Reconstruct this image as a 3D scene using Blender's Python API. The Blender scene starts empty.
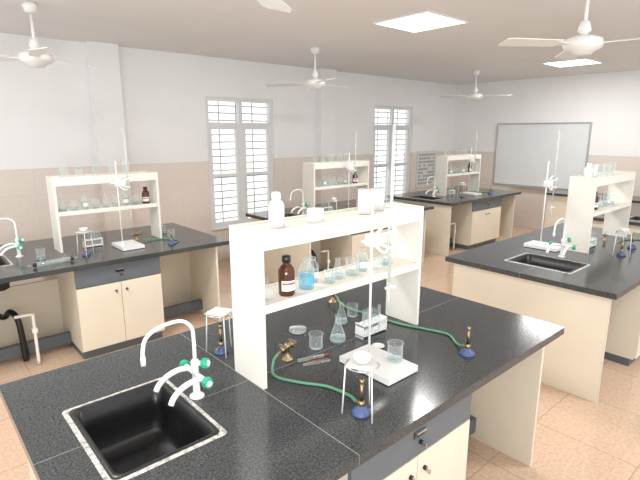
import bpy, bmesh, math, random
from mathutils import Vector, Matrix
random.seed(4)
sc = bpy.context.scene
COL = sc.collection
sc.view_settings.view_transform = 'Standard'
sc.view_settings.look = 'None'
sc.view_settings.exposure = 0.2

# ---------------------------------------------------------------- materials
def newmat(name):
    m = bpy.data.materials.new(name); m.use_nodes = True
    nt = m.node_tree
    b = nt.nodes['Principled BSDF']
    return m, nt, b

def pmat(name, col, rough=0.5, metal=0.0, noise=0.0, nscale=20, spec=0.5, emit=0.0):
    m, nt, b = newmat(name)
    b.inputs['Base Color'].default_value = (*col, 1)
    b.inputs['Roughness'].default_value = rough
    b.inputs['Metallic'].default_value = metal
    b.inputs['Specular IOR Level'].default_value = spec
    if emit:
        b.inputs['Emission Color'].default_value = (*col, 1)
        b.inputs['Emission Strength'].default_value = emit
    if noise:
        tc = nt.nodes.new('ShaderNodeTexCoord')
        n = nt.nodes.new('ShaderNodeTexNoise'); n.inputs['Scale'].default_value = nscale
        n.inputs['Detail'].default_value = 4
        r = nt.nodes.new('ShaderNodeValToRGB')
        r.color_ramp.elements[0].position = 0.3; r.color_ramp.elements[1].position = 0.7
        r.color_ramp.elements[0].color = (*[c*(1-noise) for c in col], 1)
        r.color_ramp.elements[1].color = (*[min(1, c*(1+noise)) for c in col], 1)
        nt.links.new(tc.outputs['Object'], n.inputs['Vector'])
        nt.links.new(n.outputs['Fac'], r.inputs['Fac'])
        nt.links.new(r.outputs['Color'], b.inputs['Base Color'])
    return m

def granite_mat():
    m, nt, b = newmat('granite_black')
    tc = nt.nodes.new('ShaderNodeTexCoord')
    n1 = nt.nodes.new('ShaderNodeTexNoise'); n1.inputs['Scale'].default_value = 120; n1.inputs['Detail'].default_value = 5
    n1.inputs['Roughness'].default_value = 0.75
    r = nt.nodes.new('ShaderNodeValToRGB')
    e = r.color_ramp.elements
    e[0].position = 0.36; e[0].color = (0.014, 0.016, 0.018, 1)
    e[1].position = 0.64; e[1].color = (0.088, 0.096, 0.100, 1)
    v = nt.nodes.new('ShaderNodeTexVoronoi'); v.inputs['Scale'].default_value = 150
    r2 = nt.nodes.new('ShaderNodeValToRGB')
    r2.color_ramp.elements[0].position = 0.0; r2.color_ramp.elements[0].color = (0.15, 0.16, 0.16, 1)
    r2.color_ramp.elements[1].position = 0.24; r2.color_ramp.elements[1].color = (0, 0, 0, 1)
    mx = nt.nodes.new('ShaderNodeMixRGB'); mx.blend_type = 'ADD'; mx.inputs['Fac'].default_value = 1
    nt.links.new(tc.outputs['Object'], n1.inputs['Vector']); nt.links.new(tc.outputs['Object'], v.inputs['Vector'])
    nt.links.new(n1.outputs['Fac'], r.inputs['Fac']); nt.links.new(v.outputs['Distance'], r2.inputs['Fac'])
    nt.links.new(r.outputs['Color'], mx.inputs['Color1']); nt.links.new(r2.outputs['Color'], mx.inputs['Color2'])
    nt.links.new(mx.outputs['Color'], b.inputs['Base Color'])
    b.inputs['Roughness'].default_value = 0.16
    b.inputs['Specular IOR Level'].default_value = 0.5
    return m

def tile_mat(name, c1, c2, grout, w, h, mode, rough, speck=0.0, mortar=0.004):
    m, nt, b = newmat(name)
    tc = nt.nodes.new('ShaderNodeTexCoord')
    sp = nt.nodes.new('ShaderNodeSeparateXYZ'); cb = nt.nodes.new('ShaderNodeCombineXYZ')
    nt.links.new(tc.outputs['Object'], sp.inputs[0])
    a = {'XY': ('X', 'Y'), 'XZ': ('X', 'Z'), 'YZ': ('Y', 'Z')}[mode]
    nt.links.new(sp.outputs[a[0]], cb.inputs['X']); nt.links.new(sp.outputs[a[1]], cb.inputs['Y'])
    br = nt.nodes.new('ShaderNodeTexBrick'); br.offset = 0.0; br.squash = 1.0
    br.inputs['Scale'].default_value = 1.0
    br.inputs['Brick Width'].default_value = w; br.inputs['Row Height'].default_value = h
    br.inputs['Mortar Size'].default_value = mortar; br.inputs['Mortar Smooth'].default_value = 0.3
    br.inputs['Color1'].default_value = (*c1, 1); br.inputs['Color2'].default_value = (*c2, 1)
    br.inputs['Mortar'].default_value = (*grout, 1)
    nt.links.new(cb.outputs[0], br.inputs['Vector'])
    n = nt.nodes.new('ShaderNodeTexNoise'); n.inputs['Scale'].default_value = 45; n.inputs['Detail'].default_value = 6
    n.inputs['Roughness'].default_value = 0.7
    nt.links.new(tc.outputs['Object'], n.inputs['Vector'])
    r = nt.nodes.new('ShaderNodeValToRGB')
    r.color_ramp.elements[0].position = 0.35; r.color_ramp.elements[0].color = (1-speck, 1-speck*1.1, 1-speck*1.25, 1)
    r.color_ramp.elements[1].position = 0.6; r.color_ramp.elements[1].color = (1, 1, 1, 1)
    nt.links.new(n.outputs['Fac'], r.inputs['Fac'])
    mx = nt.nodes.new('ShaderNodeMixRGB'); mx.blend_type = 'MULTIPLY'; mx.inputs['Fac'].default_value = 1
    nt.links.new(br.outputs['Color'], mx.inputs['Color1']); nt.links.new(r.outputs['Color'], mx.inputs['Color2'])
    nt.links.new(mx.outputs['Color'], b.inputs['Base Color'])
    b.inputs['Roughness'].default_value = rough
    return m

def glass_mat(name, tint=(0.94, 0.97, 0.97), base=0.11, body=(0.85, 0.9, 0.9), k=0.95):
    m = bpy.data.materials.new(name); m.use_nodes = True
    nt = m.node_tree; nt.nodes.clear()
    out = nt.nodes.new('ShaderNodeOutputMaterial')
    tr = nt.nodes.new('ShaderNodeBsdfTransparent'); tr.inputs['Color'].default_value = (*tint, 1)
    gl = nt.nodes.new('ShaderNodeBsdfPrincipled'); gl.inputs['Roughness'].default_value = 0.05
    gl.inputs['Base Color'].default_value = (*body, 1)
    lw = nt.nodes.new('ShaderNodeLayerWeight'); lw.inputs['Blend'].default_value = 0.35
    pw = nt.nodes.new('ShaderNodeMath'); pw.operation = 'POWER'; pw.inputs[1].default_value = 2.0
    ma = nt.nodes.new('ShaderNodeMath'); ma.operation = 'MULTIPLY_ADD'; ma.inputs[1].default_value = k; ma.inputs[2].default_value = base
    ma.use_clamp = True
    mx = nt.nodes.new('ShaderNodeMixShader')
    nt.links.new(lw.outputs['Facing'], pw.inputs[0]); nt.links.new(pw.outputs[0], ma.inputs[0])
    nt.links.new(ma.outputs[0], mx.inputs['Fac'])
    nt.links.new(tr.outputs[0], mx.inputs[1]); nt.links.new(gl.outputs[0], mx.inputs[2])
    nt.links.new(mx.outputs[0], out.inputs['Surface'])
    return m

M = {}
M['granite'] = granite_mat()
M['grout'] = pmat('joint_filler', (0.36, 0.36, 0.35), 0.8)
M['cement'] = pmat('white_cement', (0.50, 0.49, 0.46), 0.9, noise=0.5, nscale=60)
M['cream'] = pmat('cream_laminate', (0.80, 0.735, 0.61), 0.4, noise=0.02, nscale=4)
M['creamedge'] = pmat('cream_edge', (0.72, 0.67, 0.57), 0.5)
M['white'] = pmat('white_laminate', (0.83, 0.80, 0.725), 0.4, noise=0.015, nscale=5)
M['grey'] = pmat('blue_grey_laminate', (0.125, 0.145, 0.165), 0.4, noise=0.05, nscale=8)
M['dark'] = pmat('dark_gap', (0.03, 0.03, 0.03), 0.8)
M['black'] = pmat('black_plastic', (0.014, 0.014, 0.015), 0.3, noise=0.3, nscale=30)
M['wplastic'] = pmat('white_plastic', (0.86, 0.86, 0.84), 0.25)
M['wplastic2'] = pmat('translucent_plastic', (0.72, 0.735, 0.73), 0.3)
M['enamel'] = pmat('white_enamel', (0.83, 0.84, 0.84), 0.3)
M['green'] = pmat('green_plastic', (0.02, 0.42, 0.24), 0.35)
M['hose'] = pmat('green_rubber_hose', (0.13, 0.33, 0.20), 0.45)
M['brass'] = pmat('brass', (0.40, 0.31, 0.18), 0.38, 1.0)
M['steel'] = pmat('steel', (0.62, 0.62, 0.62), 0.3, 1.0)
M['blue'] = pmat('blue_enamel', (0.07, 0.11, 0.25), 0.35)
M['wood'] = pmat('dark_wood', (0.25, 0.08, 0.05), 0.5)
M['gauze'] = pmat('wire_gauze', (0.66, 0.65, 0.62), 0.8, noise=0.2, nscale=200)
M['amber'] = pmat('amber_glass', (0.085, 0.022, 0.006), 0.08)
M['label'] = pmat('paper_label', (0.82, 0.82, 0.78), 0.7)
M['bluelabel'] = pmat('blue_label', (0.10, 0.40, 0.62), 0.6)
M['redlabel'] = pmat('red_label', (0.45, 0.10, 0.08), 0.6)
M['glass'] = glass_mat('clear_glass')
M['burette'] = glass_mat('burette_glass', base=0.35)
M['bluegl'] = glass_mat('blue_liquid', (0.55, 0.86, 0.95), 0.25, (0.25, 0.62, 0.80))
M['water'] = glass_mat('clear_liquid', (0.85, 0.92, 0.92), 0.15, (0.6, 0.7, 0.7))
M['wall'] = pmat('wall_paint', (0.86, 0.86, 0.855), 0.75, noise=0.015, nscale=2)
M['ceil'] = pmat('ceiling_paint', (0.77, 0.765, 0.75), 0.85, noise=0.015, nscale=2)
dc = ((0.76, 0.685, 0.62), (0.745, 0.67, 0.61), (0.62, 0.56, 0.50))
M['dadoX'] = tile_mat('dado_tile_x', *dc, 0.6, 0.3, 'XZ', 0.28, 0.04, 0.002)
M['dadoY'] = tile_mat('dado_tile_y', *dc, 0.6, 0.3, 'YZ', 0.28, 0.04, 0.002)
M['floor'] = tile_mat('floor_tile', (0.72, 0.52, 0.385), (0.70, 0.505, 0.37), (0.45, 0.32, 0.24), 0.6, 0.6, 'XY', 0.13, 0.20, 0.003)
M['frame'] = pmat('window_frame_white', (0.76, 0.76, 0.75), 0.4)
M['bar'] = pmat('window_bar_grey', (0.5, 0.51, 0.50), 0.5)
M['board'] = pmat('whiteboard_surface', (0.74, 0.77, 0.78), 0.3, noise=0.03, nscale=1.5)
M['alu'] = pmat('aluminium', (0.55, 0.55, 0.55), 0.4, 0.8)
M['led'] = pmat('led_diffuser', (1.0, 0.98, 0.93), 0.5, emit=6.0)
M['poster'] = pmat('chart_paper', (0.7, 0.7, 0.68), 0.6)
M['ink'] = pmat('chart_ink', (0.40, 0.41, 0.42), 0.7)
M['fanw'] = pmat('fan_enamel', (0.80, 0.80, 0.78), 0.3)

# ---------------------------------------------------------------- builder
class B:
    def __init__(s):
        s.bm = bmesh.new(); s.ms = []
    def mi(s, m):
        m = M[m]
        if m not in s.ms: s.ms.append(m)
        return s.ms.index(m)
    def box(s, lo, hi, mat, rz=0.0, piv=None):
        k = s.mi(mat)
        vs = [s.bm.verts.new((x, y, z)) for z in (lo[2], hi[2]) for y in (lo[1], hi[1]) for x in (lo[0], hi[0])]
        for f in ((0,2,3,1),(4,5,7,6),(0,1,5,4),(2,6,7,3),(0,4,6,2),(1,3,7,5)):
            fc = s.bm.faces.new([vs[i] for i in f]); fc.material_index = k
        if rz:
            c = Vector(piv) if piv else (Vector(lo)+Vector(hi))/2
            bmesh.ops.rotate(s.bm, verts=vs, cent=c, matrix=Matrix.Rotation(rz, 3, 'Z'))
        return vs
    def loft(s, loops, mat, cap0=False, cap1=False, smooth=True, closed=True):
        k = s.mi(mat)
        L = [[s.bm.verts.new(p) for p in lp] for lp in loops]
        n = len(L[0])
        for a, b in zip(L, L[1:]):
            for i in range(n if closed else n-1):
                j = (i+1) % n
                f = s.bm.faces.new((a[i], a[j], b[j], b[i])); f.material_index = k; f.smooth = smooth
        if cap0:
            f = s.bm.faces.new(list(reversed(L[0]))); f.material_index = k
        if cap1:
            f = s.bm.faces.new(L[-1]); f.material_index = k
    def lathe(s, prof, mat, c=(0,0,0), seg=24, cap0=False, cap1=False):
        loops = [[(c[0]+r*math.cos(2*math.pi*i/seg), c[1]+r*math.sin(2*math.pi*i/seg), c[2]+z) for i in range(seg)] for r, z in prof]
        s.loft(loops, mat, cap0, cap1)
    def cyl(s, p0, p1, r, mat, seg=16, r1=None, caps=True):
        s.sweep([p0, p1], r, mat, seg, r1, caps)
    def sweep(s, pts, r, mat, seg=10, r1=None, caps=True):
        pts = [Vector(p) for p in pts]
        n = len(pts); loops = []
        t0 = (pts[1]-pts[0]).normalized()
        up = Vector((0,0,1)) if abs(t0.z) < 0.9 else Vector((1,0,0))
        u = t0.cross(up).normalized()
        for i, p in enumerate(pts):
            t = (pts[min(i+1, n-1)]-pts[max(i-1, 0)]).normalized()
            u = (u - t*u.dot(t)).normalized(); v = t.cross(u)
            rr = r if r1 is None else r+(r1-r)*i/(n-1)
            loops.append([p+u*rr*math.cos(2*math.pi*k/seg)+v*rr*math.sin(2*math.pi*k/seg) for k in range(seg)])
        s.loft(loops, mat, caps, caps)
    def curve(s, ctrl, r, mat, seg=10, sub=8):
        s.sweep(catmull(ctrl, sub), r, mat, seg)
    def done(s, name, loc=(0,0,0), rz=0.0, parent=None, bevel=0.0):
        bmesh.ops.recalc_face_normals(s.bm, faces=s.bm.faces)
        me = bpy.data.meshes.new(name); s.bm.to_mesh(me); s.bm.free()
        for m in s.ms: me.materials.append(m)
        ob = bpy.data.objects.new(name, me); COL.objects.link(ob)
        ob.location = loc; ob.rotation_euler = (0, 0, rz)
        if parent: ob.parent = parent
        if bevel:
            md = ob.modifiers.new('bevel', 'BEVEL'); md.width = bevel; md.segments = 2; md.limit_method = 'ANGLE'
        return ob

def catmull(c, sub=8):
    c = [Vector(p) for p in c]; out = []
    P = [2*c[0]-c[1]] + c + [2*c[-1]-c[-2]]
    for i in range(1, len(P)-2):
        p0, p1, p2, p3 = P[i-1:i+3]
        for k in range(sub):
            t = k/sub
            out.append(0.5*((2*p1)+(-p0+p2)*t+(2*p0-5*p1+4*p2-p3)*t*t+(-p0+3*p1-3*p2+p3)*t**3))
    out.append(c[-1]); return out

def empty(name, loc):
    e = bpy.data.objects.new(name, None); COL.objects.link(e); e.location = loc; e.empty_display_size = 0.1
    return e

# ---------------------------------------------------------------- room
YW = 6.3; XW = 9.6; CH = 2.93; X0 = -1.6; Y0 = -1.6; DZ = 1.5
b = B(); b.box((X0, Y0, -0.1), (XW+0.2, YW+0.2, 0), 'floor'); b.done('floor')
b = B(); b.box((X0, Y0, CH), (XW+0.2, YW+0.2, CH+0.1), 'ceil'); b.done('ceiling')
WINS = [(3.43, 4.60), (6.93, 8.10)]; WZ0 = 0.48; WZ1 = 2.40
b = B()
xs = [X0]
for w in WINS: xs += list(w)
xs.append(XW+0.2)
def wallseg(xa, xb, za, zb):
    if za < DZ: b.box((xa, YW, za), (xb, YW+0.2, min(zb, DZ)), 'dadoX')
    if zb > DZ: b.box((xa, YW, max(za, DZ)), (xb, YW+0.2, zb), 'wall')
for i in range(0, len(xs), 2): wallseg(xs[i], xs[i+1], 0, CH)
for w in WINS:
    wallseg(w[0], w[1], 0, WZ0); wallseg(w[0], w[1], WZ1, CH)
for px in (1.90, 5.5):       # pilasters
    b.box((px, YW-0.12, 0), (px+0.34, YW, DZ), 'dadoX'); b.box((px, YW-0.12, DZ), (px+0.34, YW, CH), 'wall')
b.done('wall_window_side')
b = B()
b.box((XW, Y0, 0), (XW+0.2, YW, DZ), 'dadoY'); b.box((XW, Y0, DZ), (XW+0.2, YW, CH), 'wall')
b.done('wall_far')

def window(n, xa, xb):
    b = B(); y0 = YW+0.03; y1 = YW+0.10; fw = 0.055
    zt = WZ0+(WZ1-WZ0)*0.80
    b.box((xa, y0, WZ0), (xa+fw, y1, WZ1), 'frame'); b.box((xb-fw, y0, WZ0), (xb, y1, WZ1), 'frame')
    b.box((xa+fw, y0, WZ0), (xb-fw, y1, WZ0+fw), 'frame'); b.box((xa+fw, y0, WZ1-fw), (xb-fw, y1, WZ1), 'frame')
    b.box((xa+fw, y0, zt-0.03), (xb-fw, y1, zt+0.03), 'frame')
    xm = (xa+xb)/2
    b.box((xm-0.045, y0, WZ0+fw), (xm+0.045, y1, zt-0.03), 'frame'); b.box((xm-0.03, y0, zt+0.03), (xm+0.03, y1, WZ1-fw), 'frame')
    for a, c in ((xa+fw, xm-0.045), (xm+0.045, xb-fw)):   # sashes
        for (p, q, r, s_) in ((a, a+0.04, WZ0+fw, zt-0.03), (c-0.04, c, WZ0+fw, zt-0.03)):
            b.box((p, y0+0.01, r), (q, y1-0.01, s_), 'frame')
        zm = WZ0+(zt-WZ0)*0.52
        b.box((a+.04, y0+0.01, zm-0.02), (c-.04, y1-0.01, zm+0.02), 'frame')
        b.box((a+.04, y0+0.01, WZ0+fw), (c-.04, y1-0.01, WZ0+fw+0.04), 'frame')
        b.box((a+.04, y0+0.01, zt-0.07), (c-.04, y1-0.01, zt-0.03), 'frame')
    z = WZ0+0.12
    while z < WZ1-0.06:          # security bars
        b.box((xa+0.01, YW+0.145, z), (xb-0.01, YW+0.157, z+0.018), 'bar'); z += 0.105
    for k in range(1, 4):
        x = xa+(xb-xa)*k/4; b.cyl((x, YW+0.165, WZ0+0.001), (x, YW+0.165, WZ1-0.001), 0.009, 'bar', 8)
    b.box((xa+0.001, YW-0.03, WZ0+0.001), (xb-0.001, YW+0.03, WZ0+0.022), 'frame')
    b.done('window_%d' % n)
for i, w in enumerate(WINS): window(i+1, *w)

# ---------------------------------------------------------------- whiteboard, chart
b = B()
b.box((XW-0.025, 3.45, 0.86), (XW-0.002, 5.22, 2.06), 'board')
for lo, hi in (((XW-0.035, 3.42, 0.83), (XW-0.001, 5.25, 0.86)), ((XW-0.035, 3.42, 2.06), (XW-0.001, 5.25, 2.09)),
               ((XW-0.035, 3.42, 0.86), (XW-0.001, 3.45, 2.06)), ((XW-0.035, 5.22, 0.86), (XW-0.001, 5.25, 2.06)),
               ((XW-0.09, 3.9, 0.815), (XW-0.001, 4.8, 0.83))):
    b.box(lo, hi, 'alu')
b.done('whiteboard')
b = B(); b.box((8.28, YW-0.02, 0.75), (8.95, YW-0.001, 1.52), 'poster')
for k in range(9):
    z = 0.82+k*0.075
    for j in range(7):
        if random.random() < 0.85: b.box((8.33+j*0.083, YW-0.023, z), (8.40+j*0.083, YW-0.0201, z+0.045), 'ink')
b.done('wall_chart')

# ---------------------------------------------------------------- ceiling lights and fans
def led(x, y):
    b = B(); h = 0.3
    b.box((-h, -h, -0.006), (h, h, -0.001), 'led')
    for lo, hi in (((-h-.02, -h-.02, -.012), (h+.02, -h, -.001)), ((-h-.02, h, -.012), (h+.02, h+.02, -.001)),
                   ((-h-.02, -h, -.012), (-h, h, -.001)), ((h, -h, -.012), (h+.02, h, -.001))):
        b.box(lo, hi, 'enamel')
    b.done('ceiling_light_panel', (x, y, CH))
for x, y in ((3.98, 3.05), (7.9, 3.2), (0.2, 3.1), (3.98, -0.4)): led(x, y)  # third panel is out of view, added for extra light

def fan(x, y, rz, hub=2.5):
    b = B(); d = CH-hub
    b.lathe([(0.001, 0), (0.055, -0.001), (0.06, -0.03), (0.04, -0.075), (0.014, -0.08)], 'fanw', (0, 0, d-0.001))
    b.cyl((0, 0, 0.08), (0, 0, d-0.07), 0.012, 'fanw', 12)
    b.lathe([(0.013, 0.16), (0.03, 0.15), (0.045, 0.09), (0.02, 0.07), (0.02, 0.055)], 'fanw')
    b.lathe([(0.001, 0.058), (0.07, 0.055), (0.12, 0.035), (0.13, 0.0), (0.12, -0.025), (0.075, -0.045), (0.06, -0.065), (0.001, -0.07)], 'fanw', seg=32)
    for k in range(3):
        a = rz+k*2*math.pi/3
        R = Matrix.Rotation(a, 3, 'Z')
        def tr(p): return R @ Vector(p)
        n = 10; loops = []
        for i in range(n+1):
            t = i/n; r = 0.2+t*0.44
            w = 0.055+0.02*t if t < 0.9 else 0.055+0.02*t-(t-0.9)*0.2
            z = 0.0-0.01*t; tw = 0.012
            loops.append([tr((r, -w, z-tw)), tr((r, w, z+tw)), tr((r, w, z+tw+0.004)), tr((r, -w, z-tw+0.004))])
        b.loft(loops, 'fanw', True, True, smooth=False)
        b.loft([[tr((0.1, -.02, -.004)), tr((0.1, .02, -.004)), tr((0.1, .02, .003)), tr((0.1, -.02, .003))],
                [tr((0.25, -.035, -.008)), tr((0.25, .035, .006)), tr((0.25, .035, .010)), tr((0.25, -.035, -.002))]], 'fanw', True, True, smooth=False)
    b.done('ceiling_fan', (x, y, hub))
fan(1.03, 4.72, math.radians(20)); fan(4.12, 4.75, math.radians(5)); fan(7.64, 4.64, math.radians(30)); fan(3.75, 1.46, math.radians(33)); fan(1.02, 1.63, 0.66, 2.49)

# ---------------------------------------------------------------- lab bench
CT = 0.85
def rrect(x0, x1, y0, y1, z, r, n=5):
    pts = []
    for cx, cy, a0 in ((x1-r, y1-r, 0), (x0+r, y1-r, 90), (x0+r, y0+r, 180), (x1-r, y0+r, 270)):
        for i in range(n+1):
            a = math.radians(a0+90*i/n); pts.append((cx+r*math.cos(a), cy+r*math.sin(a), z))
    return pts

def bench(x0, x1, y0, y1, sx, cab, seamx=None):
    yc = (y0+y1)/2; e = empty('lab_bench', ((x0+x1)/2, yc, 0))
    off = Vector(e.location)
    def L(p): return (p[0]-off.x, p[1]-off.y, p[2])
    g = 0.0014
    b = B()
    def bx(lo, hi, m): b.box(L(lo), L(hi), m)
    hy0, hy1 = yc-0.24, yc+0.24
    sxr = sx
    zt0 = CT-0.04
    segs = [(x0, sxr[0]), (sxr[1], x1)]
    if seamx: segs = [(x0, sxr[0]), (sxr[1], seamx-g), (seamx+g, x1)]
    for xa, xb in segs:
        bx((xa, y0, zt0), (xb, yc-g, CT), 'granite'); bx((xa, yc+g, zt0), (xb, y1, CT), 'granite')
        bx((xa+.001, yc-g, zt0+.002), (xb-.001, yc+g, CT-0.0004), 'grout')
    if seamx: bx((seamx-g, y0+.001, zt0+.002), (seamx+g, y1-.001, CT-0.0004), 'grout')
    bx((sxr[0], y0, zt0), (sxr[1], hy0, CT), 'granite'); bx((sxr[0], hy1, zt0), (sxr[1], y1, CT), 'granite')
    b.done('countertop', (0, 0, 0), parent=e)
    b = B(); a0, a1 = sx
    def rr(d, z, r=0.03): return [L(p) for p in rrect(a0-d, a1+d, hy0-d, hy1+d, z, max(r, 0.008))]
    b.loft([rr(0.033, CT+.0004, .02), rr(0.031, CT+.0022, .02), rr(0.014, CT+.0022, .02)], 'cement')
    b.loft([rr(0.016, CT+.001, .025), rr(0.015, CT+.004, .025), rr(0.002, CT+.005, .03), rr(-0.004, CT+.001, .035), rr(-0.012, CT-.10, .04), rr(-0.020, CT-.19, .045),
            rr(-0.035, CT-.205, .045), rr(-0.10, CT-.209, .03), rr(-0.13, CT-.210, .01)], 'black', cap1=True)
    b.loft([rr(-0.002, CT-.04, .03), rr(-0.006, CT-.20, .04), rr(-0.03, CT-.22, .04)], 'black', cap1=True)
    sxm = (a0+a1)/2-off.x
    b.lathe([(0.032, CT-.2085), (0.030, CT-.2065), (0.022, CT-.2065), (0.020, CT-.2085)], 'steel', (sxm, 0, 0))
    b.curve([(sxm, 0, CT-.22), (sxm, 0, CT-.35), (sxm+.02, 0, CT-.45), (sxm+.09, -.1, CT-.48), (sxm+.13, -.18, CT-.42), (sxm+.17, -.25, CT-.5), (sxm+.18, -.3, .02)], 0.024, 'black', 10)
    b.curve([(sxm-.1, -.35, 0.01), (sxm-.1, -.35, .42), (sxm-.1, -.33, .46), (sxm-.1, -.25, .47), (sxm-.1, -.1, .47)], 0.016, 'wplastic', 10)
    b.curve([(sxm+.25, -.42, 0.01), (sxm+.25, -.42, .3), (sxm+.25, -.42, .42), (sxm+.24, -.42, .45), (sxm+.12, -.42, .455)], 0.013, 'wplastic', 10)
    b.box((sxm+.23, -.435, .29), (sxm+.27, -.405, .33), 'wplastic')
    b.done('sink', parent=e)
    # frame
    b = B()
    t = 0.02; zb = zt0-0.001
    fy0, fy1 = y0+0.05, y1-0.05
    bx((x0+0.06, fy0, 0.0), (x0+0.06+t, fy1, zb), 'cream')
    bx((x1-0.11-t, fy0, 0.0), (x1-0.11, fy1, zb), 'cream')
    bx((x0+0.06, fy0-0.003, 0.0), (x0+0.06+t, fy0-0.0005, zb), 'creamedge')
    bx((x0+0.08, yc-0.01, 0.05), (cab[0], yc+0.01, 0.60), 'cream')
    bx((cab[1], yc-0.01, 0.02), (x1-0.11-t, yc+0.01, zb), 'cream')
    for ya in (yc-0.26, yc+0.20):
        bx((x0+0.08, ya, 0.05), (cab[0]-.001, ya+0.06, 0.15), 'grey')
        bx((cab[1]+.001, ya, 0.05), (x1-0.11-t-.001, ya+0.06, 0.15), 'grey')
    b.done('frame', parent=e, bevel=0.0015)
    # cabinet
    b = B(); c0, c1 = cab; cm = (c0+c1)/2
    cy0, cy1 = fy0+0.005, fy1-0.005
    bx((c0, cy0, 0.07), (c1, cy1, zb), 'cream')
    bx((c0+0.01, cy0+0.03, 0.0), (c1-0.01, cy1-0.03, 0.07), 'grey')
    dz = 0.645
    for s_, yf in ((-1, cy0), (1, cy1)):
        def fb(xa, xb, za, zb_, th, m, o=0.0):
            ya, yb = yf+s_*o, yf+s_*(o+th)
            bx((xa, min(ya, yb), za), (xb, max(ya, yb), zb_), m)
        fb(c0, c1, dz, zb-.002, 0.018, 'grey')
        fb(c0, cm-.002, 0.085, dz-.007, 0.018, 'cream'); fb(cm+.002, c1, 0.085, dz-.007, 0.018, 'cream')
        fb(cm-.0019, cm+.0019, 0.085, dz-.007, 0.003, 'dark')
        fb(c0, c1, dz-.007, dz, 0.003, 'dark'); fb(c0+.001, c1-.001, 0.072, 0.085, 0.012, 'grey')
        fb(cm-.035, cm+.035, 0.728, 0.755, 0.003, 'black', 0.018); fb(cm-.03, cm+.03, 0.751, 0.76, 0.016, 'steel', 0.018)
        for lx, lz in ((cm+.01, 0.70), (cm-.045, 0.565), (cm+.045, 0.565)):
            p = L((lx, yf+s_*0.018, lz)); q = L((lx, yf+s_*0.030, lz))
            b.cyl(p, q, 0.010, 'black', 12)
            b.box((q[0]-.003, min(q[1], q[1]+s_*.02), q[2]-.016), (q[0]+.003, max(q[1], q[1]+s_*.02), q[2]+.006), 'steel')
    b.done('cabinet', parent=e, bevel=0.001)
    return yc

# ---------------------------------------------------------------- shelf rack
SH = 0.67; SM = 0.36; SD = 0.225
def shelf(x0, x1, yc):
    b = B(); w = x1-x0; y0, y1 = -SD/2, SD/2; t = 0.02
    b.box((0, y0, 0.001), (t, y1, SH), 'white'); b.box((w-t, y0, 0.001), (w, y1, SH), 'white')
    b.box((t, y0+.012, SH-0.03), (w-t, y1-.012, SH-0.012), 'white')
    b.box((t, y0, SH-0.075), (w-t, y0+.012, SH-0.001), 'white'); b.box((t, y1-.012, SH-0.075), (w-t, y1, SH-0.001), 'white')
    b.box((t, y0+.012, SM-0.018), (w-t, y1-.012, SM), 'white')
    b.box((t, y0, SM-0.03), (w-t, y0+.012, SM+0.006), 'white'); b.box((t, y1-.012, SM-0.03), (w-t, y1, SM+0.006), 'white')
    return b.done('reagent_shelf', (x0, yc, CT), bevel=0.0012)
ZT = CT+SH-0.012+0.0005; ZM = CT+SM+0.0005; ZC = CT+0.0005

# ---------------------------------------------------------------- glassware etc.
def reagent_bottle(x, y, z, kind='amber', h=0.175, r=0.036):
    b = B(); hs = h*0.60
    prof = [(0.001, 0.0), (r*.92, 0.0), (r, 0.006), (r, hs), (r*.93, hs+.012), (r*.6, hs+.028), (r*.42, hs+.035), (r*.42, h*.86)]
    if kind == 'amber':
        b.lathe(prof, 'amber')
        b.lathe([(r*.45, h*.83), (r*.55, h*.84), (r*.55, h*.97), (r*.45, h), (.001, h)], 'black')
        lp = [[((r+.0008)*math.cos(a), (r+.0008)*math.sin(a), zz) for a in [math.radians(-165+i*12) for i in range(11)]] for zz in (h*.14, h*.40)]
        b.loft(lp, 'label', closed=False)
        lp = [[((r+.0012)*math.cos(a), (r+.0012)*math.sin(a), zz) for a in [math.radians(-158+i*12) for i in range(9)]] for zz in (h*.30, h*.35)]
        b.loft(lp, 'redlabel', closed=False)
        nm = 'amber_reagent_bottle'
    else:
        b.lathe(prof, 'glass')
        liq = 'bluegl' if kind == 'blue' else 'water'
        b.lathe([(.001, .003), (r*.9, .003), (r*.93, .006), (r*.93, hs*.8), (.001, hs*.8)], liq)
        b.lathe([(r*.38, h*.82), (r*.55, h*.88), (r*.6, h*.97), (r*.3, h), (.001, h)], 'glass')
        lp = [[( (r+.0008)*math.cos(a), (r+.0008)*math.sin(a), zz) for a in [math.radians(-140+i*12) for i in range(9)]] for zz in (h*.18, h*.42)]
        b.loft(lp, 'bluelabel' if kind == 'blue' else 'label', closed=False)
        nm = 'glass_reagent_bottle'
    b.done(nm, (x, y, z), rz=random.uniform(-.3, .3))

def beaker(x, y, z, h=0.09, r=0.032, liq=None, mat='glass'):
    b = B()
    b.lathe([(.001, .001), (r*.9, .001), (r, .006), (r, h*.95), (r*1.08, h)], mat)
    b.lathe([(r*1.08, h), (r*1.09, h+.0015), (r*1.05, h+.001)], mat)
    b.lathe([(r*.99, h*.93), (r*.95, h*.93)], mat)
    if liq: b.lathe([(.001, .004), (r*.92, .004), (r*.93, h*liq), (.001, h*liq)], 'water')
    b.done('plastic_beaker' if mat != 'glass' else 'glass_beaker', (x, y, z))

def flask(x, y, z, h=0.14, r=0.042):
    b = B()
    b.lathe([(.001, .001), (r*.92, .001), (r, .008), (r*.93, h*.2), (r*.38, h*.68), (r*.33, h*.75), (r*.33, h*.95), (r*.42, h*.98), (r*.42, h)], 'glass', seg=28)
    b.lathe([(.001, .004), (r*.9, .004), (r*.86, h*.18), (.001, h*.18)], 'water')
    b.done('conical_flask', (x, y, z))

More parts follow.
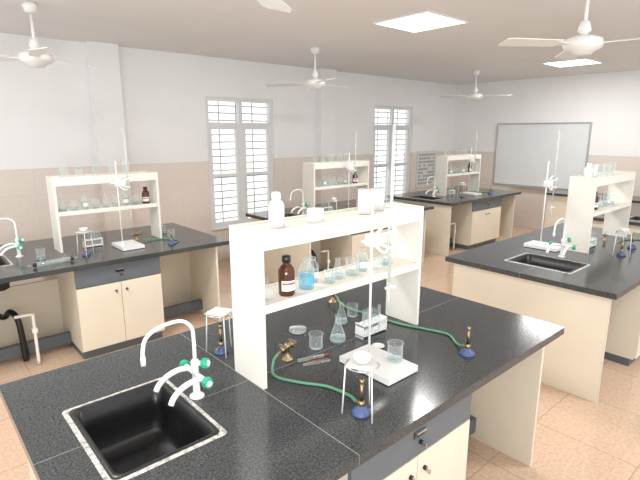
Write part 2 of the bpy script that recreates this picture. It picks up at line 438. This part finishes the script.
def rflask(x, y, z, r=0.036):
    b = B()
    prof = [(max(.001, r*math.sin(a)), r*.97-r*math.cos(a)) for a in [math.radians(18+i*12) for i in range(12)]]
    prof = [(.001, prof[0][1])]+prof+[(r*.35, r*2.0), (r*.35, r*3.0), (r*.45, r*3.1)]
    b.lathe([(p[0], p[1]-prof[0][1]+.0005) for p in prof], 'glass')
    b.done('round_flask', (x, y, z))

def plastic_bottle(x, y, z, h=0.15, r=0.034):
    b = B()
    b.lathe([(.001, 0), (r*.95, 0), (r, .005), (r, h*.62), (r*.85, h*.72), (r*.5, h*.78), (r*.5, h*.84)], 'wplastic2')
    b.lathe([(r*.56, h*.80), (r*.58, h*.81), (r*.56, h*.97), (r*.4, h), (.001, h)], 'wplastic')
    b.done('plastic_bottle', (x, y, z))

def jar(x, y, z, h=0.065, r=0.034):
    b = B()
    b.lathe([(.001, 0), (r*.95, 0), (r, .004), (r, h*.7)], 'wplastic2')
    b.lathe([(r*1.08, h*.68), (r*1.08, h*.97), (r, h), (.001, h)], 'wplastic')
    b.done('plastic_jar', (x, y, z))

def mcyl(x, y, z, h=0.25, r=0.015):
    b = B()
    b.lathe([(.001, 0), (r*2.1, 0), (r*2.1, .008), (r*1.1, .014), (r, .02), (r, h), (r*1.15, h+.002)], 'glass')
    b.done('measuring_cylinder', (x, y, z))

def gas_burner(x, y, z, rz=0.0):
    b = B()
    b.lathe([(.001, 0), (.036, 0), (.037, .006), (.030, .018), (.016, .028), (.011, .036)], 'blue')
    b.lathe([(.011, .034), (.013, .038), (.013, .052), (.009, .056)], 'brass')
    b.cyl((0, 0, .05), (0, 0, .135), 0.0065, 'brass', 14)
    b.lathe([(.0066, .125), (.009, .128), (.009, .145), (.006, .146)], 'brass')
    b.cyl((0, 0, .028), (-.045, 0, .028), 0.0045, 'brass', 10)
    b.done('bunsen_burner', (x, y, z), rz)

def tripod(x, y, z, h=0.205, dish=True):
    b = B(); r = 0.062
    ring = [(r*math.cos(2*math.pi*i/24), r*math.sin(2*math.pi*i/24), h) for i in range(25)]
    b.sweep(ring, .003, 'steel', 6)
    for k in range(3):
        a = k*2*math.pi/3+.3
        b.cyl((r*math.cos(a), r*math.sin(a), h), (1.18*r*math.cos(a), 1.18*r*math.sin(a), .0), .003, 'enamel', 8)
    b.box((-.052, -.052, h+.0035), (.052, .052, h+.006), 'gauze', rz=.5)
    b.done('tripod_stand', (x, y, z))
    if dish:
        b = B()
        b.lathe([(.001, 0), (.014, .0), (.026, .008), (.034, .022), (.036, .030), (.034, .031), (.024, .012), (.001, .005)], 'wplastic')
        b.done('evaporating_dish', (x, y, z+h+.0065))

def burette_stand(x, y, z, rz=0.0, rod=0.80, top=1.08):
    b = B()
    b.box((-.06, -.17, .004), (.14, .13, .032), 'enamel')
    for fx in (-.045, .125):
        for fy in (-.155, .115): b.cyl((fx, fy, 0), (fx, fy, .005), .008, 'black', 10)
    b.cyl((0, 0, .02), (0, 0, rod), .0055, 'enamel', 12)
    b.lathe([(.012, .032), (.012, .045), (.006, .05)], 'enamel')
    bxp, byp = .088, -.03
    b.cyl((bxp, byp, .40), (bxp, byp, top), .0065, 'burette', 12)
    b.cyl((bxp, byp, .402), (bxp, byp, top-.3), .0045, 'water', 10)
    b.cyl((bxp, byp, .27), (bxp, byp, .40), .003, 'burette', 8)
    b.cyl((bxp-.022, byp, .375), (bxp+.026, byp, .375), .0065, 'wplastic', 10)
    b.box((bxp+.022, byp-.014, .369), (bxp+.028, byp+.014, .381), 'wplastic')
    zc = .60
    b.box((-.02, -.02, zc-.025), (.02, .02, zc+.025), 'enamel')
    b.cyl((-.055, 0, zc), (-.015, 0, zc), .007, 'enamel', 10)
    for dz in (-.05, .05):
        b.curve([(.0, -.005, zc), (.03, -.02, zc+dz*.9), (.065, -.02, zc+dz*1.25), (.09, -.018, zc+dz), (.098, -.022, zc+dz*.6)], .0075, 'enamel', 8)
        b.curve([(.02, 0, zc+dz*.3), (.05, -.045, zc+dz*.6), (bxp, -.052, zc+dz*.8), (bxp+.012, -.04, zc+dz)], .0065, 'enamel', 8)
    b.box((.01, -.03, zc-.016), (.065, -.008, zc+.016), 'enamel')
    b.done('burette_stand', (x, y, z), rz)

def test_tube_rack(x, y, z, rz=0.0, w=0.17):
    b = B(); d = .055
    for zz in (.008, .065): b.box((-w/2, -d/2, zz), (w/2, d/2, zz+.006), 'wplastic')
    for sx_ in (-w/2, w/2-.006): b.box((sx_, -d/2, 0), (sx_+.006, d/2, .078), 'wplastic')
    for i in range(6):
        for j in (-.013, .013):
            cx = -w/2+.02+i*(w-.04)/5
            if random.random() < .75:
                b.lathe([(.001, .015), (.005, .016), (.0075, .022), (.0075, .14), (.009, .141)], 'glass', (cx, j, 0), 12)
    b.done('test_tube_rack', (x, y, z), rz)

def gas_tap(x, y, z, rz=0.0):
    b = B()
    b.lathe([(.028, 0), (.028, .004), (.012, .008), (.010, .05), (.015, .055), (.015, .075), (.006, .08), (.001, .08)], 'brass')
    for s_ in (-1, 1):
        b.cyl((0, 0, .06), (s_*.035, 0, .06), .008, 'brass', 12)
        b.lathe([(.011, -.014), (.012, 0), (.011, .014), (.001, .015)], 'brass', (s_*.036, 0, .06), 12, cap0=True)
        b.box((s_*.036-.004, -.02, .075), (s_*.036+.004, .02, .083), 'steel')
        b.cyl((s_*.04, 0, .06), (s_*.075, 0, .055), .006, 'brass', 10, r1=.0035)
    b.done('gas_tap', (x, y, z), rz)

def hose(pts):
    b = B(); b.curve(pts, 0.0062, 'hose', 10, 10); b.done('rubber_gas_hose')

def petri(x, y, z):
    b = B(); b.lathe([(.001, .001), (.043, .001), (.045, .003), (.045, .014)], 'glass'); b.lathe([(.047, .006), (.047, .017), (.001, .0175)], 'glass')
    b.done('petri_dish', (x, y, z))

def tt_holder(x, y, z, rz):
    b = B()
    b.cyl((-.08, 0, .009), (.05, .004, .009), .008, 'glass', 12)
    b.box((-.02, .012, .001), (.08, .020, .009), 'wood'); b.box((-.05, -.03, .001), (.06, -.023, .008), 'wood')
    b.cyl((-.07, -.045, .007), (.06, -.05, .007), .006, 'glass', 12)
    b.done('test_tube_holder', (x, y, z), rz)

def faucet(x, y, z):
    b = B()
    b.lathe([(.030, 0), (.030, .005), (.020, .012), (.014, .02), (.014, .13), (.017, .135), (.017, .155), (.010, .165)], 'wplastic')
    b.curve([(0, 0, .155), (0, 0, .25), (-.006, 0, .30), (-.04, 0, .335), (-.09, 0, .342), (-.15, 0, .332), (-.19, 0, .305), (-.203, 0, .265), (-.205, 0, .235)], .0075, 'wplastic', 12)
    b.cyl((-.205, 0, .205), (-.205, 0, .24), .010, 'wplastic', 12, r1=.009)
    def knob(p, q):
        p = Vector(p); q = Vector(q); d = (q-p).normalized()
        b.cyl(p, q, .010, 'wplastic', 12)
        b.cyl(q, q+d*.022, .022, 'green', 16, r1=.019); b.cyl(q+d*.022, q+d*.025, .012, 'wplastic', 12)
    for s_ in (-1, 1):
        b.cyl((0, 0, .10), (0, s_*.075, .10), .011, 'wplastic', 12)
        knob((0, s_*.075, .10), (0, s_*.088, .10))
        b.curve([(0, s_*.058, .10), (-.04, s_*.062, .106), (-.09, s_*.064, .095), (-.125, s_*.066, .07), (-.14, s_*.067, .045)], .0115, 'wplastic', 12)
    knob((0, 0, .145), (.02, -.03, .15))
    b.done('lab_faucet', (x, y, z))

def condenser(x, y, z, rz):
    b = B()
    b.cyl((-.13, 0, .021), (.13, 0, .021), .018, 'glass', 14)
    b.cyl((-.19, 0, .021), (.19, 0, .021), .006, 'glass', 10)
    for s_ in (-1, 1):
        b.cyl((s_*.13, 0, .021), (s_*.155, 0, .021), .019, 'black', 14, r1=.012)
        b.cyl((s_*.09, 0, .035), (s_*.09, 0, .065), .005, 'glass', 8)
    b.done('glass_condenser', (x, y, z), rz)

# ------------------------------------------------------------------ benches
R1 = (0.965, 2.30); R2 = (4.10, 5.40)
yc1 = bench(0.205, 2.66, *R1, (0.385, 0.735), (1.03, 1.79), seamx=1.03)
yc2 = bench(0.12, 2.42, *R2, (0.28, 0.60), (0.99, 1.71))
bench(3.49, 5.90, *R1, (3.78, 4.12), (4.35, 5.08))
bench(3.45, 5.85, *R2, (3.58, 3.86), (4.2, 4.93))
bench(6.30, 8.52, *R2, (6.40, 6.68), (6.98, 7.9))
bench(6.60, 8.30, *R1, (6.75, 7.05), (7.2, 7.9))
S = [(1.03, 2.08, yc1), (1.02, 1.96, yc2), (4.52, 5.55, yc1), (4.0, 5.03, yc2), (6.93, 7.98, yc2), (7.17, 8.1, yc1)]
for s_ in S: shelf(*s_)
for x, y in ((0.80, yc1+.03), (0.72, yc2), (4.24, yc1), (3.91, yc2), (6.76, yc2), (7.09-.02, yc1)): faucet(x, y, ZC)

# --- front bench
y = yc1
plastic_bottle(1.19, y-.01, ZT, 0.15, 0.034)
jar(1.39, y-.03, ZT, .062, .036)
beaker(1.72, y-.02, ZT, .12, .034, mat='wplastic2')
beaker(1.85, y+.01, ZT, .11, .034, mat='wplastic2'); mcyl(1.96, y+.03, ZT, .2, .014)
rflask(1.11, y-.04, ZM, .03)
reagent_bottle(1.215, y-.04, ZM, 'amber')
reagent_bottle(1.335, y-.03, ZM, 'blue', .145, .036)
reagent_bottle(1.425, y+.03, ZM, 'clear', .12, .028)
beaker(1.47, y-.04, ZM, .06, .026, .3); flask(1.55, y-.01, ZM, .10, .034); beaker(1.64, y-.02, ZM, .085, .033, .2)
reagent_bottle(1.73, y, ZM, 'clear', .12, .03); beaker(1.82, y-.02, ZM, .07, .03); flask(1.92, y, ZM, .11, .035)
burette_stand(1.50, 1.36, ZC, 0.0)
beaker(1.60, 1.29, ZC+.0325, .085, .035, .15)
tripod(1.21, 1.13, ZC); gas_burner(1.21, 1.13, ZC, math.radians(-110))
tripod(1.08, 1.95, ZC, dish=False); gas_burner(1.08, 1.95, ZC, 0.5)
gas_burner(1.958, 1.137, ZC, math.radians(-120))
test_tube_rack(1.80, 1.62, ZC, 0.0, .19)
flask(1.60, 1.67, ZC, .14, .042); beaker(1.46, 1.68, ZC, .075, .034)
petri(1.52, 1.90, ZC)
flask(1.78, 1.83, ZC, .12, .036); beaker(1.90, 1.86, ZC, .07, .03)
gas_tap(1.28, 1.68, ZC, 0.3); gas_tap(1.98, 2.12, ZC, 1.2)
tt_holder(1.37, 1.59, ZC, -.35)
zh = ZC+.0065
hose([(1.205, 1.655, ZC+.055), (1.17, 1.64, ZC+.04), (1.13, 1.58, zh), (1.17, 1.47, zh), (1.24, 1.36, zh), (1.26, 1.25, zh), (1.235, 1.19, ZC+.02), (1.226, 1.175, ZC+.028)])
hose([(1.955, 2.05, ZC+.055), (1.94, 2.0, ZC+.03), (1.96, 1.93, zh), (1.99, 1.75, zh), (2.0, 1.6, zh), (2.05, 1.45, zh), (2.08, 1.33, zh), (2.02, 1.24, zh), (1.985, 1.19, ZC+.02), (1.98, 1.176, ZC+.028)])
b = B()
b.lathe([(.001, .001), (.024, .003), (.032, .007), (.031, .009), (.022, .005), (.001, .003)], 'wplastic'); b.done('watch_glass', (1.70, 1.48, ZC))

# --- other benches
def dress(sx, yc, stand=None, white=False, amb=.84):
    y = yc
    kinds = ['f', 'b', 'r', 'b', 'f', 'b', 'r', 'b']
    for i, k in enumerate(kinds):
        px = sx+.08+i*.095
        if abs(px-(sx+amb)) < .07: continue
        if k == 'f': flask(px, y, ZM, .12, .036)
        elif k == 'b': beaker(px, y-.01, ZM, .09, .034, .3)
        else: reagent_bottle(px, y, ZM, 'clear', .14, .032)
    reagent_bottle(sx+amb, y-.02, ZM, 'amber', .165, .036)
    for k, h in ((.12, .09), (.25, .07), (.40, .11), (.55, .10), (.68, .12)):
        if white and k < .3: continue
        beaker(sx+k, y, ZT, h, .032)
    if white:
        plastic_bottle(sx+.10, y, ZT, .13, .033); beaker(sx+.22, y, ZT, .11, .034, mat='wplastic2')
    st = stand or (sx+.50, yc-.24, 0)
    burette_stand(st[0], st[1], ZC, st[2])
    gas_burner(sx+.9, yc-.42, ZC, -2); tripod(sx+.15, yc-.33, ZC); gas_burner(sx+.15, yc-.33, ZC)
    hose([(sx+.75, yc-.12, ZC+.02), (sx+.9, yc-.15, zh), (sx+1.02, yc-.3, zh), (sx+.95, yc-.40, ZC+.01), (sx+.922, yc-.42+.04, ZC+.028)])
    gas_tap(sx+.72, yc-.01, ZC, .3)
    test_tube_rack(sx+.3, yc-.02, ZC)
dress(S[1][0], S[1][2])
dress(S[2][0], S[2][2], (4.42, 1.90, 0.0), True, .27)
dress(S[3][0], S[3][2]); dress(S[4][0], S[4][2]); dress(S[5][0], S[5][2], None, True)
gas_burner(5.05, 1.33, ZC, 1.0)
condenser(0.88, 4.28, ZC, .1); beaker(0.84, 4.52, ZC, .09, .035, .3)
flask(2.08, 4.9, ZC, .13, .04); beaker(2.05, 4.62, ZC, .08, .034)
flask(5.2, 4.6, ZC, .13, .04)

# teacher's desk in front of the whiteboard
b = B()
b.box((8.75, 1.3, CT-.04), (9.35, 3.78, CT), 'granite')
b.box((8.80, 1.35, 0), (8.82, 3.74, CT-.041), 'cream'); b.box((8.82, 1.35, 0), (9.3, 1.37, CT-.041), 'cream'); b.box((8.82, 3.72, 0), (9.3, 3.74, CT-.041), 'cream')
b.done('demonstration_table')

# ---------------------------------------------------------------- light + world
w = bpy.data.worlds.new('sky'); sc.world = w; w.use_nodes = True
bg = w.node_tree.nodes['Background']; bg.inputs['Color'].default_value = (0.97, 0.985, 1.0, 1); bg.inputs['Strength'].default_value = 1.3
def area(name, loc, rot, size, power, col=(1, .99, .98)):
    l = bpy.data.lights.new(name, 'AREA'); l.shape = 'RECTANGLE'; l.size = size[0]; l.size_y = size[1]; l.energy = power; l.color = col
    o = bpy.data.objects.new(name, l); COL.objects.link(o); o.location = loc; o.rotation_euler = [math.radians(a) for a in rot]
area('added_ceiling_fill', (-0.6, -0.6, 1.3), (155, 0, -41.5), (1.2, 1.2), 100)  # added fill light aimed up at the ceiling, matches no fixture
for i, (x, y_) in enumerate(((3.98, 3.05), (7.9, 3.2), (0.2, 3.1), (3.98, -0.4))):  # third lamp belongs to the added, unseen panel
    area('panel_lamp', (x, y_, CH-.03), (0, 0, 0), (.58, .58), 36)

# ---------------------------------------------------------------- camera
cd = bpy.data.cameras.new('camera'); cam = bpy.data.objects.new('camera', cd); COL.objects.link(cam)
cam.location = (0, 0, 1.9); cam.rotation_euler = (math.radians(90-12.6), 0, math.radians(-41.5))
cd.sensor_width = 36; cd.lens = 27.0; cd.clip_start = 0.05
sc.camera = cam
